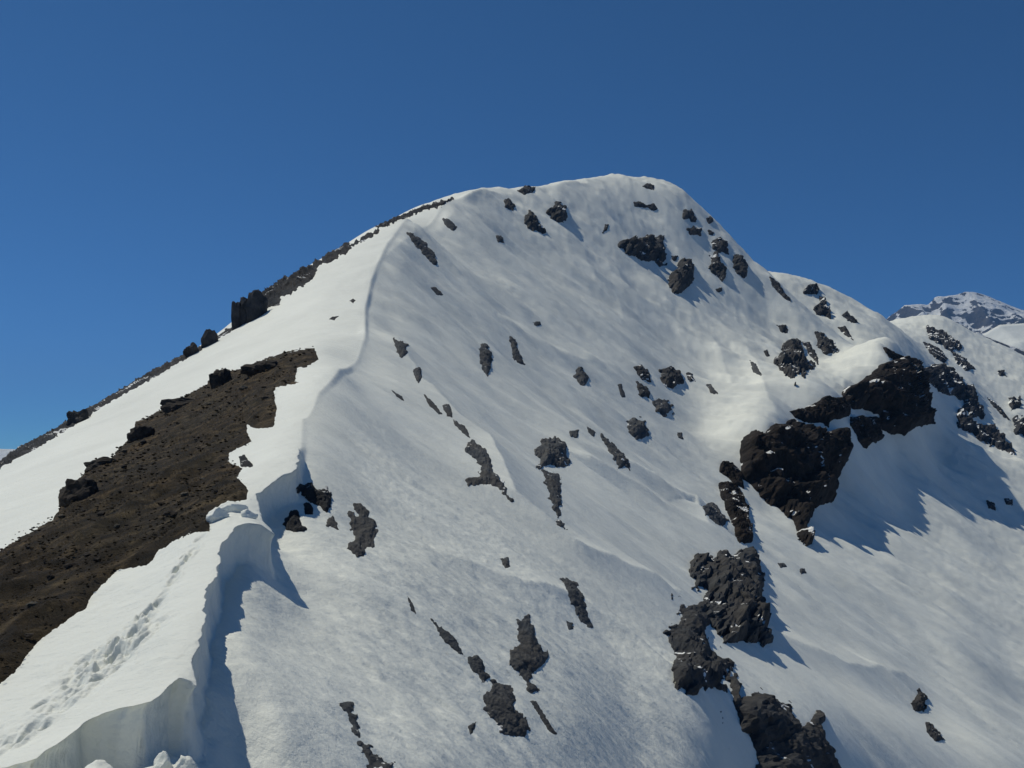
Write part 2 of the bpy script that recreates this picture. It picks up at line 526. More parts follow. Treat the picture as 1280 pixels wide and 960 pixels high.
# rounded swell of the bank just behind its lip
Zg += np.where(near & (Sw <= 0.0) & (Dg < 48), 0.16 * np.exp(Sw / 0.8), 0) + np.where(near & (Sw > 0) & (Dg < 48), 0.16 * (1 - tt), 0)
# overhang: push the lip outwards
gy, gx = np.gradient(S)
ok = near & (Dg < 60) & (np.abs(S) < 2.5)
e = 0.05
if ok.any():
    sx, sy, ln = 0.8, -0.6, 1.0
    o = 0.42 * np.clip(drop[ok] - 0.3, 0, 1.4) * (0.8 + 0.5 * noise(Xg[ok] / 1.3, Yg[ok] / 1.3, None, 47))
    f = np.where(Sw[ok] < 0, sstep(-1.2, 0, Sw[ok]), (1 - tt[ok]) ** 1.4)
    hol = np.where((Sw[ok] > 0), np.sin(np.pi * np.clip(tt[ok], 0, 1) ** 0.75), 0) * np.clip(drop[ok] - 0.4, 0, 1.6) * 0.26
    rgh = 0.035 * fbm(Xg[ok] / 0.4, Yg[ok] / 0.4, Zg[ok] / 0.25, 49, 3) * np.where(Sw[ok] > -0.12, 1, 0) * np.where(Sw[ok] < 1.2 * wd[ok], 1, 0)
    f = f - hol / np.maximum(o, 0.05) + rgh / np.maximum(o, 0.05)
    dx = o * f * sx / ln; dy = o * f * sy / ln
    Xg[ok] += dx; Yg[ok] += dy

# ---- trampled trail along the bank
trail = [(0, 935), (45, 905), (70, 890), (110, 850), (132, 826), (150, 806), (165, 790), (182, 772), (200, 750), (222, 725), (250, 690)]
TW = np.array([((u - 640) / F * plane_d(u, v), plane_d(u, v)) for u, v in trail])
m = (Yg < 45) & (Xg < 0)
dd, t, _ = line_sd(TW, Xg[m], Yg[m])
wid = np.interp(t, [0, 0.2, 0.35, 0.5, 0.6, 0.8, 1], [0.6, 0.5, 0.95, 1.15, 0.7, 0.25, 0.12])
dep = np.interp(t, [0, 0.15, 0.3, 0.45, 0.55, 0.7, 1], [0.16, 0.12, 0.16, 0.30, 0.26, 0.12, 0.06])
chop = 0.5 + 0.9 * fbm(Xg[m] / 0.32, Yg[m] / 0.38, None, 51, 3)
Zg[m] -= np.exp(-(dd / wid) ** 2) * dep * np.clip(chop, -0.25, 1.6)
r2 = np.random.default_rng(3)
for k in range(70):
    t_ = r2.random() ** 0.8
    i = min(int(t_ * (len(TW) - 1)), len(TW) - 2)
    c = TW[i] + (TW[i + 1] - TW[i]) * (t_ * (len(TW) - 1) - i) + r2.normal(0, [0.5, 0.12][t_ > 0.6], 2)
    a = r2.uniform(0.10, 0.18)
    mm = (np.abs(Xg - c[0]) < 0.7) & (np.abs(Yg - c[1]) < 0.7)
    rr = np.sqrt(((Xg[mm] - c[0]) / a) ** 2 + ((Yg[mm] - c[1]) / (a * 1.5)) ** 2)
    Zg[mm] += -r2.uniform(0.07, 0.17) * np.exp(-rr ** 4) + 0.03 * np.exp(-(rr - 1.5) ** 2 * 4)

# final surface
Ef = Zg / Yg
hit = make_hit(Ef)
V = np.stack([Xg, Yg, Zg], -1)
gu = np.gradient(V, axis=1); gv = np.gradient(V, axis=0)
NRM = np.cross(gu, gv)
NRM /= np.linalg.norm(NRM, axis=-1, keepdims=True) + 1e-12
idx = np.arange(NR * NC).reshape(NR, NC)
quads = np.stack([idx[:-1, :-1], idx[:-1, 1:], idx[1:, 1:], idx[1:, :-1]], -1).reshape(-1, 4)
slope = mesh_obj('snow_mountain', V.reshape(-1, 3), quads, mat=M['snow'])
tag(slope, 'snow covered mountain with a corniced ridge', None, None, 'structure')


def height_at(x, y):
    u = 640 + F * x / y
    ci = np.clip((np.searchsorted(cols, u) - 1), 0, NC - 2)
    ri = int(np.clip(np.searchsorted(lnd, math.log(y)), 0, NR - 2))
    return Ef[ri, ci] * y


def surf(u, v, dmax=None, stand=True):
    """world points and normals of the slope seen through pixels; pixels above the skyline stand up from it"""
    d, top = hit(u, v)
    miss = np.isnan(d)
    d = np.where(miss, top * 0.995, d)
    if not stand and miss.any():        # slide back down to the skyline instead
        v = v.copy()
        for k in np.where(miss)[0]:
            ci_ = int(np.clip(np.searchsorted(cols, u[k]) - 1, 0, NC - 2))
            v[k] = HV - F * Ef[:, ci_].max()
    if dmax is not None:
        d = np.minimum(d, dmax)
    P = np.stack([(u - 640) / F * d, d, (HV - v) / F * d], -1)
    ci = np.clip(np.searchsorted(cols, u) - 1, 0, NC - 2)
    ri = np.clip(np.searchsorted(lnd, np.log(d)), 0, NR - 2)
    return P, NRM[ri, ci], d, miss


def rock_patch(name, poly, mat, h=0.25, n=None, rough=0.5, seed=0, label=None, cat='rock', group=None, kind=None, jag=0.07, strat=0.0,
               flat=False, hmin=0.0, base=None, grow=1.0, edge=0.36, smooth=False, stand=True):
    poly = np.array(poly, float)
    lo, hi = poly.min(0), poly.max(0)
    size = max(hi - lo)
    gx_, gy_ = np.meshgrid(np.linspace(lo[0], hi[0], 40), np.linspace(lo[1], hi[1], 40))
    small = max(3.0, 2.0 * poly_sd(poly, gx_, gy_).max())
    if n is None:
        n = int(np.clip(size / 1.1, 18, 70))
    step = size / n
    mrg = max(step * 1.6, 0.06 * small)
    us = np.arange(lo[0] - mrg, hi[0] + mrg + step, step)
    vs_ = np.arange(lo[1] - mrg, hi[1] + mrg + step, step)
    U, Vv = np.meshgrid(us, vs_)
    sd = poly_sd(poly, U, Vv)
    sd = sd + jag * small * (fbm(U / (0.25 * small + 1.5), Vv / (0.25 * small + 1.5), None, seed + 1, 3) + 0.25 * noise(U / 2.4, Vv / 2.8, None, seed + 3))
    pc, _, dc, _ = surf(np.array([poly[:, 0].mean()]), np.array([poly[:, 1].mean()]))
    pin, _, din, _ = surf(poly[:, 0], poly[:, 1])
    dmed = np.median(np.concatenate([din, dc]))
    P, Nn, d, miss = surf(U.ravel(), Vv.ravel(), dmed * grow * 1.45, stand)
    px = dmed / F
    mean_n = Nn.mean(0)
    Nn = 0.35 * Nn + 0.65 * mean_n
    Nn /= np.linalg.norm(Nn, axis=1, keepdims=True)
    # lean the growth towards the vertical so that the downhill side becomes a wall
    H = max(h * small * px, hmin)
    s = sd.ravel()
    rampw = max(edge * small, step)
    prof = np.where(s < 0, s / mrg * 0.8, np.clip(s / rampw, 0, 1) ** 0.8)
    wl = max(small * px * 0.30, 0.05)
    nz = fbm(P[:, 0] / wl, P[:, 1] / wl, P[:, 2] / wl, seed + 5, 4, 0.55)
    rg = ridged(P[:, 0] / (wl * 1.4), P[:, 1] / (wl * 2.2), P[:, 2] / (wl * 1.4), seed + 9, 4)
    if strat > 0:
        rg = rg + strat * ridged(P[:, 0] / (wl * 0.35), P[:, 1] / (wl * 0.35), P[:, 2] / (wl * 3.0), seed + 19, 3)
    disp = H * prof * np.where(s > 0, 1 + rough * (0.75 * nz + 0.75 * rg), 1.0)
    if base is not None:        # a thin cover: low base, relief of its own
        disp = np.where(s > 0, prof * np.maximum(0.06, base + H * (0.6 * nz + 0.5 * rg + 1.1 * ridged(P[:, 0] / 4.5, P[:, 1] / 9.0, None, seed + 40, 3))), np.minimum(s, 0) / mrg * 0.6)
    disp = np.where(s > 0, np.maximum(disp, 0.04 * H), disp)
    P = P + Nn * disp[:, None]
    ny, nx = U.shape
    ids = np.arange(ny * nx).reshape(ny, nx)
    keep = (sd > -mrg)
    fk = keep[:-1, :-1] & keep[:-1, 1:] & keep[1:, 1:] & keep[1:, :-1]
    qd = np.stack([ids[:-1, :-1], ids[1:, :-1], ids[1:, 1:], ids[:-1, 1:]], -1)[fk]
    if len(qd) == 0:
        return None
    used, inv = np.unique(qd, return_inverse=True)
    qd = inv.reshape(-1, 4)
    Pv = P[used]
    base = Pv.mean(0)
    o = mesh_obj(name, Pv - base, qd, mat=mat, smooth=smooth)
    o.location = base
    if kind != 'structure' and label:
        tag(o, label, cat, group, kind)
    else:
        tag(o, label, None, group, kind)
    return o


def boulder(name, centre, size, mat, seed, label, cat='rock', group=None, blocky=0.5, sub=3, rotz=0.0, rough=0.22, cube=0.0):
    bm = bmesh.new()
    bmesh.ops.create_icosphere(bm, subdivisions=sub, radius=1.0)
    co = np.array([v.co[:] for v in bm.verts])
    fc = np.array([[v.index for v in f.verts] for f in bm.faces])
    bm.free()
    if cube:
        co = co / (np.abs(co).max(1, keepdims=True) ** cube)
    # flatten facets by cutting with random planes
    r = np.random.default_rng(seed)
    for k in range(int(6 + 8 * blocky)):
        nn = r.normal(0, 1, 3); nn /= np.linalg.norm(nn)
        lim = r.uniform(0.62, 0.9) * (1 + 0.45 * cube)
        dd = co @ nn
        co = co - np.clip(dd - lim, 0, 9)[:, None] * nn
    nz = fbm(co[:, 0] * 1.7, co[:, 1] * 1.7, co[:, 2] * 1.7, seed, 4, 0.55)
    co = co * (1 + rough * nz[:, None])
    co = co * np.array(size)
    if rotz:
        c, s = math.cos(rotz), math.sin(rotz)
        co = co @ np.array([[c, s, 0], [-s, c, 0], [0, 0, 1]])
    o = mesh_obj(name, co, tris=fc, mat=mat, smooth=False)
    o.location = centre
    tag(o, label, cat, group)
    return o


# ------------------------------------------------------------------ bare ground left of the ridge
BG = [(-120, 760), (-60, 722), (0, 687), (31, 667), (66, 650), (75, 639), (75, 611), (100, 595), (112, 579), (138, 570), (147, 559), (169, 543), (170, 529),
      (200, 514), (225, 500), (259, 482), (266, 467), (269, 461), (294, 462), (328, 450), (366, 437), (394, 434), (400, 450), (372, 461), (370, 476),
      (377, 478), (347, 487), (344, 511), (339, 532), (322, 534), (308, 528), (306, 540), (316, 553), (287, 567), (286, 579), (301, 586), (294, 595),
      (308, 614), (309, 625), (266, 636), (261, 651), (262, 664), (234, 667), (200, 686), (183, 704), (146, 714), (108, 747), (104, 760), (67, 785),
      (46, 806), (17, 843), (0, 858), (-60, 920), (-120, 980)]
rock_patch('bare_ground', BG, M['soil'], h=0.010, n=270, rough=1.5, seed=301, kind='structure', jag=0.022, edge=0.12, hmin=0.30, base=0.16, grow=9,
           label='strip of bare brown earth and rubble beside the ridge')

# ------------------------------------------------------------------ rock outcrops: (label, material, height, outline)
RK = [
 # along the upper ridge and the summit bowl
 ('long narrow rock rib below the crest in the upper left of the face', 'grey', .30, [(509,291),(520,294),(534,306),(545,320),(548,333),(541,331),(528,317),(516,303)]),
 ('small angular rock on the spur just right of the corniced crest', 'grey', .35, [(492,423),(503,428),(510,430),(508,444),(503,447),(494,437)]),
 ('upright tapered grey rock in the middle of the upper face, left of its twin', 'grey', .35, [(600,430),(609,430),(616,441),(614,459),(609,469),(603,466),(600,450)]),
 ('slim grey rock splinter in the upper face, right of the tapered rock', 'grey', .35, [(637,420),(644,423),(648,437),(656,455),(650,456),(641,447)]),
 ('rounded grey rock with a long shadow in the centre of the bowl', 'grey', .40, [(719,461),(727,458),(736,472),(734,480),(725,481),(718,472)]),
 ('dark rock high under the summit ridge, right one of the pair', 'dark', .55, [(684,264),(695,252),(706,259),(709,277),(698,278),(689,272)]),
 ('dark slanting rock high under the summit ridge, left one of the pair', 'dark', .55, [(656,269),(662,262),(672,275),(683,291),(675,292),(662,286),(656,277)]),
 ('small dark rock just below the skyline left of the summit', 'dark', .40, [(630,250),(636,247),(645,258),(641,264),(631,259)]),
 ('tiny rock nub below the paired rocks under the summit ridge', 'grey', .40, [(619,294),(627,294),(630,303),(623,303)]),
 ('low rock showing through thin snow near the top of the crest', 'grey', .25, [(553,273),(562,273),(572,284),(567,289),(556,283)]),
 ('dark rock cluster on the skyline left of the summit', 'dark', .45, [(647,238),(657,232),(669,234),(668,240),(652,243)]),
 ('thin rock sliver beside the spur in the upper left face', 'grey', .30, [(537,359),(544,358),(555,369),(547,369)]),
 ('small rock dot on the smooth snow above the slim splinter', 'grey', .35, [(666,403),(675,401),(677,407),(670,408)]),
 ('dark stone on bright snow left of the crest, uppermost of the row', 'dark', .30, [(436,376),(441,373),(445,376),(441,379)]),
 ('flat dark stone on bright snow left of the crest, middle of the row', 'dark', .25, [(411,399),(416,396),(424,395),(418,400)]),
 ('jagged small rock on the spur below the angular crest rock', 'grey', .35, [(516,461),(525,459),(528,472),(523,478),(517,469)]),
 ('narrow rock splinter left of the boulder cluster in mid bowl', 'grey', .35, [(772,481),(777,480),(782,497),(777,497)]),
 # right shoulder of the summit
 ('small dark rock at the skyline just right of the summit', 'dark', .40, [(803,233),(809,229),(818,231),(817,238),(809,236)]),
 ('pair of joined low rocks below the summit top', 'dark', .35, [(791,253),(797,251),(808,256),(817,254),(822,261),(817,264),(809,259),(794,259)]),
 ('dark rock on the right shoulder, highest of its column', 'dark', .40, [(853,262),(864,261),(872,273),(870,278),(853,273)]),
 ('dark rock on the right shoulder, second of its column from the top', 'dark', .40, [(858,286),(866,283),(878,287),(875,294),(862,295)]),
 ('small rock bump on the right skyline of the summit', 'dark', .50, [(883,273),(888,270),(892,277),(886,280)]),
 ('wide double headed dark rock right of the bowl below the summit', 'dark', .50, [(775,303),(784,297),(797,300),(809,291),(823,297),(831,312),(831,327),(822,331),(806,323),(787,319),(773,309)]),
 ('big dark heart shaped rock with a long shadow right of the bowl', 'dark', .55, [(847,328),(858,325),(867,334),(870,348),(859,362),(847,367),(834,361),(834,345),(845,337)]),
 ('dark rock under the right skyline, top of the tall chain', 'dark', .45, [(889,303),(900,297),(909,306),(912,319),(900,316),(891,312)]),
 ('long dark rock in the chain under the right skyline, left one', 'dark', .50, [(887,319),(895,316),(906,331),(908,347),(903,356),(894,344),(887,334)]),
 ('dark oval rock with shadow near the right skyline of the summit', 'dark', .55, [(916,317),(922,316),(934,331),(935,348),(928,348),(916,334)]),
 ('small rock between the shoulder column and the tall chain', 'dark', .40, [(884,287),(894,290),(891,295),(886,293)]),
 ('little dark stone at the foot of the tall rock chain', 'dark', .40, [(894,361),(902,359),(903,364),(897,366)]),
 ('slanting dark rock on the skyline where the shoulder meets the second ridge', 'dark', .35, [(962,346),(972,351),(989,377),(981,373),(966,359)]),
 ('small pointed rock on top of the second ridge', 'crag', .55, [(1005,363),(1014,357),(1022,362),(1020,368),(1008,368)]),
 ('leaning rock face below the pointed rock on the second ridge', 'crag', .40, [(1023,369),(1031,378),(1037,397),(1025,392),(1016,387),(1025,380)]),
 ('small rock wedge on the second ridge, right of the leaning face', 'crag', .35, [(1053,395),(1059,391),(1072,403),(1064,403)]),
 ('curved dark rock edge at the snow shelf above the cliffs', 'dark', .40, [(1047,409),(1056,407),(1062,416),(1066,425),(1056,419)]),
 ('dark rock with slanting shadow, right neighbour of the large cluster above the cliffs', 'dark', .50, [(1019,414),(1025,416),(1044,430),(1047,442),(1031,444),(1022,433)]),
 ('large lumpy dark rock cluster on the snow above the cliffs', 'dark', .45, [(975,427),(987,421),(1000,430),(1009,447),(1019,462),(1005,469),(995,466),(994,480),(981,472),(967,458),(966,447),(978,441)]),
 ('thin dark rock strip hugging the right of the large cluster', 'dark', .35, [(1003,428),(1012,427),(1023,447),(1022,455),(1012,444)]),
 ('small rock directly above the large cluster', 'dark', .35, [(970,406),(983,406),(984,416),(977,416)]),
 ('little round stone left of the large cluster', 'dark', .50, [(955,439),(959,437),(962,445),(958,447)]),
 ('rock wedge on the snowy rib left of the large cluster', 'grey', .35, [(937,450),(945,455),(952,469),(942,466)]),
 ('small slanting rock on the snow right of the mid bowl boulders', 'grey', .35, [(883,481),(889,480),(897,492),(889,492)]),
 ('upper left boulder of the mid bowl cluster', 'dark', .40, [(791,459),(802,456),(812,467),(814,478),(803,475)]),
 ('lower left boulder of the mid bowl cluster', 'dark', .40, [(794,475),(803,480),(814,491),(812,499),(800,495)]),
 ('largest rounded boulder of the mid bowl cluster', 'dark', .45, [(822,462),(834,456),(850,466),(853,478),(841,486),(828,480)]),
 ('small right hand boulder of the mid bowl cluster', 'dark', .40, [(856,466),(864,465),(870,477),(862,477)]),
 ('tiny rock pair high in the bowl left of the double headed rock', 'dark', .40, [(756,280),(762,280),(759,287),(753,292)]),
 ('small stone at the upper right of the double headed rock', 'dark', .40, [(824,294),(830,294),(831,300),(826,300)]),
 ('small stone between the double headed and the heart shaped rock', 'dark', .40, [(839,320),(847,320),(845,326),(840,325)]),
 ('boulder below the mid bowl cluster with shadow on its right', 'grey', .45, [(783,526),(800,522),(811,530),(812,545),(794,551),(784,540)]),
 ('rounded rock just below the mid bowl cluster', 'grey', .40, [(815,501),(835,498),(842,512),(832,524),(820,515)]),
 ('small stone on the lower right rim of the mid bowl', 'grey', .40, [(846,540),(853,540),(854,549),(848,548)]),
 # second crag and far hill
 ('dark crag wall on the far side of the gully, upper part', 'crag', .35, [(1158,464),(1171,457),(1189,464),(1202,480),(1199,496),(1186,492),(1171,486),(1161,477)]),
 ('jagged dark tower of the far crag, middle part', 'crag', .35, [(1205,486),(1211,480),(1219,496),(1228,514),(1227,521),(1211,517),(1205,505)]),
 ('long dark foot of the far crag running down to the right edge', 'crag', .35, [(1202,514),(1211,524),(1224,533),(1239,533),(1255,552),(1268,568),(1242,557),(1221,547),(1202,533)]),
 ('narrow slanting rock right of the jagged tower', 'crag', .35, [(1236,499),(1249,508),(1261,524),(1255,521),(1242,508)]),
 ('small dark rock near the right edge above the gully', 'crag', .40, [(1260,500),(1274,499),(1275,510),(1264,514)]),
 ('dark rock cut by the right edge of the picture', 'crag', .35, [(1268,526),(1292,518),(1292,548),(1271,543)]),
 ('broken blue grey rocks on the rounded hill, uppermost patch', 'crag', .25, [(1161,411),(1177,414),(1192,424),(1199,433),(1189,439),(1174,430),(1164,424)]),
 ('broken blue grey rock patch on the rounded hill, lower left', 'crag', .25, [(1157,430),(1170,434),(1184,447),(1178,452),(1164,442)]),
 ('broken blue grey rock patch on the rounded hill, lower right', 'crag', .25, [(1192,442),(1206,448),(1216,460),(1206,462),(1196,453)]),
 ('small isolated stone low on the rounded hill', 'crag', .40, [(1248,465),(1255,464),(1257,470),(1250,470)]),
 # the cliffs
 ('tall dark cliff with a hanging pillar in the right centre', 'cliff', .42, [(927,563),(930,553),(939,542),(944,546),(943,553),(952,546),(964,533),(980,538),(989,530),(1005,539),(1014,546),(1030,546),(1046,538),(1060,543),(1061,567),(1064,577),(1049,586),(1043,602),(1042,625),(1030,632),(1015,632),(1019,680),(1014,688),(1005,687),(995,672),(988,655),(975,640),(955,620),(940,605),(928,590)]),
 ('narrow dark cliff band joining the two large cliffs', 'cliff', .45, [(983,513),(996,514),(1018,505),(1027,497),(1049,498),(1063,509),(1060,520),(1039,526),(1036,536),(1027,530),(1011,530),(999,524)]),
 ('broad black cliff below the snow shelf, upper right one', 'cliff', .45, [(1050,490),(1074,480),(1086,471),(1099,464),(1118,455),(1130,449),(1146,458),(1155,471),(1158,489),(1164,511),(1169,530),(1146,536),(1130,546),(1111,542),(1102,536),(1099,518),(1080,518),(1064,507)]),
 ('dark buttress hanging below the broad black cliff', 'cliff', .42, [(1061,520),(1080,521),(1100,522),(1102,546),(1092,553),(1083,561),(1074,552),(1064,536)]),
 ('rock cap on the upper end of the broad black cliff', 'cliff', .40, [(1103,433),(1114,439),(1130,446),(1127,453),(1111,447)]),
 ('small dark rock left of the tall cliff', 'cliff', .40, [(903,574),(914,580),(927,592),(930,611),(921,608),(908,596),(899,589)]),
 ('narrow rock tongue below and left of the tall cliff', 'cliff', .40, [(898,604),(922,606),(935,632),(941,676),(924,679),(914,653),(902,624)]),
 # central face
 ('thin dark rock crack high on the central spur', 'grey', .30, [(530,493),(541,502),(553,518),(548,518),(534,504)]),
 ('small triangular rock on the central spur', 'grey', .35, [(553,507),(562,504),(566,522),(559,521)]),
 ('thin slanting rock rib above the hooked rock', 'grey', .30, [(566,524),(581,533),(589,549),(580,543),(569,532)]),
 ('hooked grey rock wall along the central spur', 'grey', .35, [(584,552),(597,551),(608,563),(616,585),(631,602),(631,613),(642,627),(634,624),(622,610),(600,608),(584,610),(581,601),(600,594),(600,585),(591,569),(583,563)]),
 ('mushroom shaped dark rock head in the centre of the face', 'grey', .42, [(672,557),(681,547),(697,549),(709,558),(712,579),(706,588),(687,585),(675,585),(670,572)]),
 ('long tapering rock stem hanging below the mushroom shaped head', 'grey', .30, [(678,588),(700,591),(702,622),(700,651),(708,663),(697,655),(691,635),(683,610)]),
 ('curved grey rock edge right of the mushroom shaped head', 'grey', .35, [(750,541),(762,551),(781,569),(789,579),(787,588),(781,583),(772,587),(770,576),(759,560)]),
 ('small stone between the mushroom head and the curved edge', 'grey', .40, [(712,538),(723,538),(722,549),(714,546)]),
 ('little rock at the upper end of the curved edge', 'grey', .35, [(733,532),(744,540),(742,546),(736,541)]),
 ('tiny rock left of the thin crack on the central spur', 'grey', .35, [(489,487),(503,496),(505,501),(497,497)]),
 # beside the notch in the cornice
 ('largest dark rock at the notch in the cornice', 'dark', .35, [(372,606),(379,604),(391,604),(398,612),(416,612),(416,628),(414,634),(408,643),(399,634),(388,626),(379,622),(372,616)]),
 ('smallest dark rock at the notch in the cornice', 'dark', .35, [(379,630),(386,628),(391,636),(391,643),(382,643)]),
 ('dark rock at the foot of the notch, nearest the shaded snow wall', 'dark', .40, [(355,647),(362,640),(371,640),(383,662),(373,667),(362,666),(354,656)]),
 ('small rock between the notch rocks and the ragged grey outcrop', 'grey', .35, [(408,649),(416,645),(425,663),(407,657)]),
 ('ragged grey outcrop right of the notch in the cornice', 'grey', .28, [(444,630),(463,636),(463,645),(470,651),(474,664),(468,675),(472,692),(465,684),(454,679),(459,700),(448,697),(435,686),(436,679),(444,673),(439,660),(439,651),(429,638),(439,642),(446,643)]),
 # lower face
 ('grey rock strip at the bottom edge right of the cornice', 'grey', .28, [(427,880),(441,880),(450,907),(455,926),(469,943),(484,952),(493,952),(496,1000),(470,1000),(456,938),(444,922),(437,907)]),
 ('tiny rock sliver in the lower face below the ragged outcrop', 'grey', .30, [(509,744),(517,757),(520,768),(514,763)]),
 ('thin slanting rock blade in the lower face', 'grey', .30, [(536,771),(550,783),(561,790),(575,807),(581,821),(569,813),(558,804),(547,788)]),
 ('small rock between the slanting blade and the bulky lower rock', 'grey', .32, [(586,821),(597,818),(605,830),(606,841),(619,848),(603,851),(594,841),(586,830)]),
 ('bulky grey rock low in the centre of the face', 'grey', .28, [(616,852),(637,857),(644,876),(647,891),(662,910),(656,924),(650,918),(636,919),(622,907),(609,893),(606,872),(619,860)]),
 ('upright grey rock with a notch, above and right of the bulky one', 'grey', .28, [(650,777),(662,768),(659,780),(672,797),(678,813),(684,830),(669,838),(662,840),(675,860),(675,869),(662,865),(650,854),(641,838),(639,813),(650,801)]),
 ('thin rock sliver below the upright notched rock', 'grey', .30, [(662,876),(670,876),(681,894),(697,919),(687,915),(672,891)]),
 ('slanting grey rock alone on smooth snow in the lower face', 'grey', .30, [(700,724),(709,722),(722,730),(730,747),(736,772),(741,785),(728,779),(717,763),(708,738)]),
 ('small stone alone on the snow above the slanting lower rocks', 'grey', .40, [(625,699),(636,697),(637,707),(631,711)]),
 ('little stone right of the upright notched rock', 'grey', .40, [(708,776),(716,779),(717,787),(711,788)]),
 ('small stone left of the bulky lower rock', 'grey', .35, [(584,907),(595,902),(594,910),(588,918)]),
 # lower right rib
 ('massive dark grey rock wall at the head of the lower right rib', 'grey', .40, [(868,716),(878,685),(890,695),(902,700),(922,710),(927,687),(939,685),(949,706),(949,762),(957,787),(961,799),(935,795),(910,803),(898,791),(890,762),(878,738)]),
 ('dark hollow rock wall on the left of the lower right rib', 'grey', .38, [(831,791),(845,779),(843,748),(853,746),(860,758),(876,760),(884,779),(886,807),(898,827),(902,856),(882,862),(862,860),(841,848),(843,827)]),
 ('long jagged rock rib running down to the bottom edge', 'grey', .38, [(900,829),(914,832),(927,848),(939,864),(955,864),(977,880),(992,899),(1016,899),(1026,913),(1032,937),(1046,965),(1050,1010),(938,1010),(947,941),(918,909),(906,880),(903,856)]),
 ('small rock on the snow rim above the massive rib wall', 'grey', .35, [(878,633),(890,628),(912,650),(900,658),(885,648)]),
 ('small dark boulder alone low on the right slope, upper one', 'dark', .50, [(1140,880),(1148,860),(1158,870),(1156,892),(1144,888)]),
 ('small dark boulder alone low on the right slope, lower one', 'dark', .45, [(1156,901),(1166,907),(1182,925),(1170,927),(1158,915)]),
 ('little dark stone below the far crag, left of two', 'dark', .50, [(1233,626),(1243,629),(1244,638),(1236,635)]),
 ('little dark stone below the far crag, right of two', 'dark', .50, [(1254,622),(1266,625),(1267,632),(1258,631)]),
 ('flat stone lying below the hanging pillar, left of two', 'grey', .40, [(972,704),(981,703),(984,709),(976,710)]),
 ('flat stone lying below the hanging pillar, right of two', 'grey', .40, [(998,711),(1006,710),(1008,716),(1001,717)]),
 # left side
 ('small dark rock poking from the snow at the edge of the bare ground', 'dark', .45, [(300,572),(306,569),(312,576),(316,583),(306,585),(301,584)]),
 ('dark rock band along the left skyline, upper part behind the snowfield', 'dark', .30, [(304,377),(319,368),(345,353),(375,338),(405,321),(431,306),(450,297),(476,287),(446,307),(431,316),(398,335),(390,348),(360,369),(341,384),(306,402)]),
 ('thin dark rock edging on the skyline below the summit, left of the crest', 'dark', .35, [(466,284),(484,277),(500,269),(530,258),(569,246),(567,250),(550,259),(530,263),(512,272),(500,274),(480,285)]),
 ('thin dark rock band along the left skyline, lower part to the picture edge', 'dark', .35, [(-50,612),(0,576),(26,556),(60,541),(98,515),(128,500),(180,468),(232,440),(255,430),(289,408),(311,401),(259,432),(210,462),(150,496),(101,526),(49,558),(0,585),(-50,622)]),
]
CLIFF = {}
for k, (lab, mt, hh, pl) in enumerate(RK):
    nm = 'rock_outcrop'
    kw = dict(rough=0.36) if mt == 'grey' else {}
    if mt == 'cliff':
        pl = np.array(pl, float); pl = (pl - pl.mean(0)) * 1.01 + pl.mean(0)
        nm = 'rock_cliff'; kw = dict(strat=0.5, rough=0.7, edge=0.16, n=90); hh *= 0.75
    if 'skyline' in lab and ('band' in lab or 'edging' in lab):
        nm = 'rock_band'; kw = dict(n=260, edge=0.3, rough=0.8, stand=False, grow=3)
    if ' rib' in lab and 'right rib' in lab or 'rock rib running' in lab:
        mt = 'slate'; hh *= 2.0 if 'massive' in lab else 1.1
        pl = np.array(pl, float); pl = (pl - pl.mean(0)) * 1.07 + pl.mean(0)
    if 'crag' in mt:
        pl = np.array(pl, float); pl = (pl - pl.mean(0)) * 1.16 + pl.mean(0)
        kw = dict(rough=0.8, edge=0.2, n=40)
    rock_patch(nm, pl, M[mt], h=hh * (0.42 if mt in ('grey', 'slate') else 0.58), seed=400 + 31 * k, label=lab, cat='cliff' if nm == 'rock_cliff' else 'rock', jag=0.06 if mt == 'cliff' else (0.28 if 'edging' in lab else 0.13), **kw)


# ------------------------------------------------------------------ boulders and pinnacles standing on the left skyline
def on_skyline(u, vbase):
    d, top = hit(np.array([u]), np.array([vbase]))
    dd = top[0] if np.isnan(d[0]) else d[0]
    return np.array([(u - 640) / F * dd, dd, (HV - vbase) / F * dd]), dd / F


def stand(name, u, v0, v1, wpx, label, seed, blocky=0.8, mat='dark', depth=1.0):
    c, px = on_skyline(u, v1)
    hgt = (v1 - v0) * px
    return boulder(name, (c[0], c[1], c[2] + hgt * 0.15), (wpx * px * 0.58, wpx * px * 0.6 * depth, hgt * (0.80 if blocky > 0.95 else 0.92)), M[mat], seed, label, 'rock', None, blocky, 4, 0.0, 0.14 if blocky > 0.95 else 0.22, 0.85 if blocky > 0.95 else 0.3)


stand('rock_pinnacle', 296, 377, 410, 10, 'slim dark rock pinnacle standing free on the left skyline', 5, 1.0)
stand('rock_block', 309, 371, 402, 16, 'square dark rock block beside the pinnacle on the left skyline', 8, 1.0)
stand('rock_block', 322, 364, 396, 20, 'broad dark rock block at the start of the skyline band', 12, 1.0)
stand('boulder', 262, 414, 431, 16, 'round dark boulder on the left skyline, nearer the pinnacle', 21, 0.5)
stand('boulder', 240, 430, 443, 17, 'low dark boulder on the left skyline, farther from the pinnacle', 27, 0.5)
stand('boulder', 98, 514, 528, 20, 'dark hump of rock on the left skyline near the picture edge', 33, 0.6)

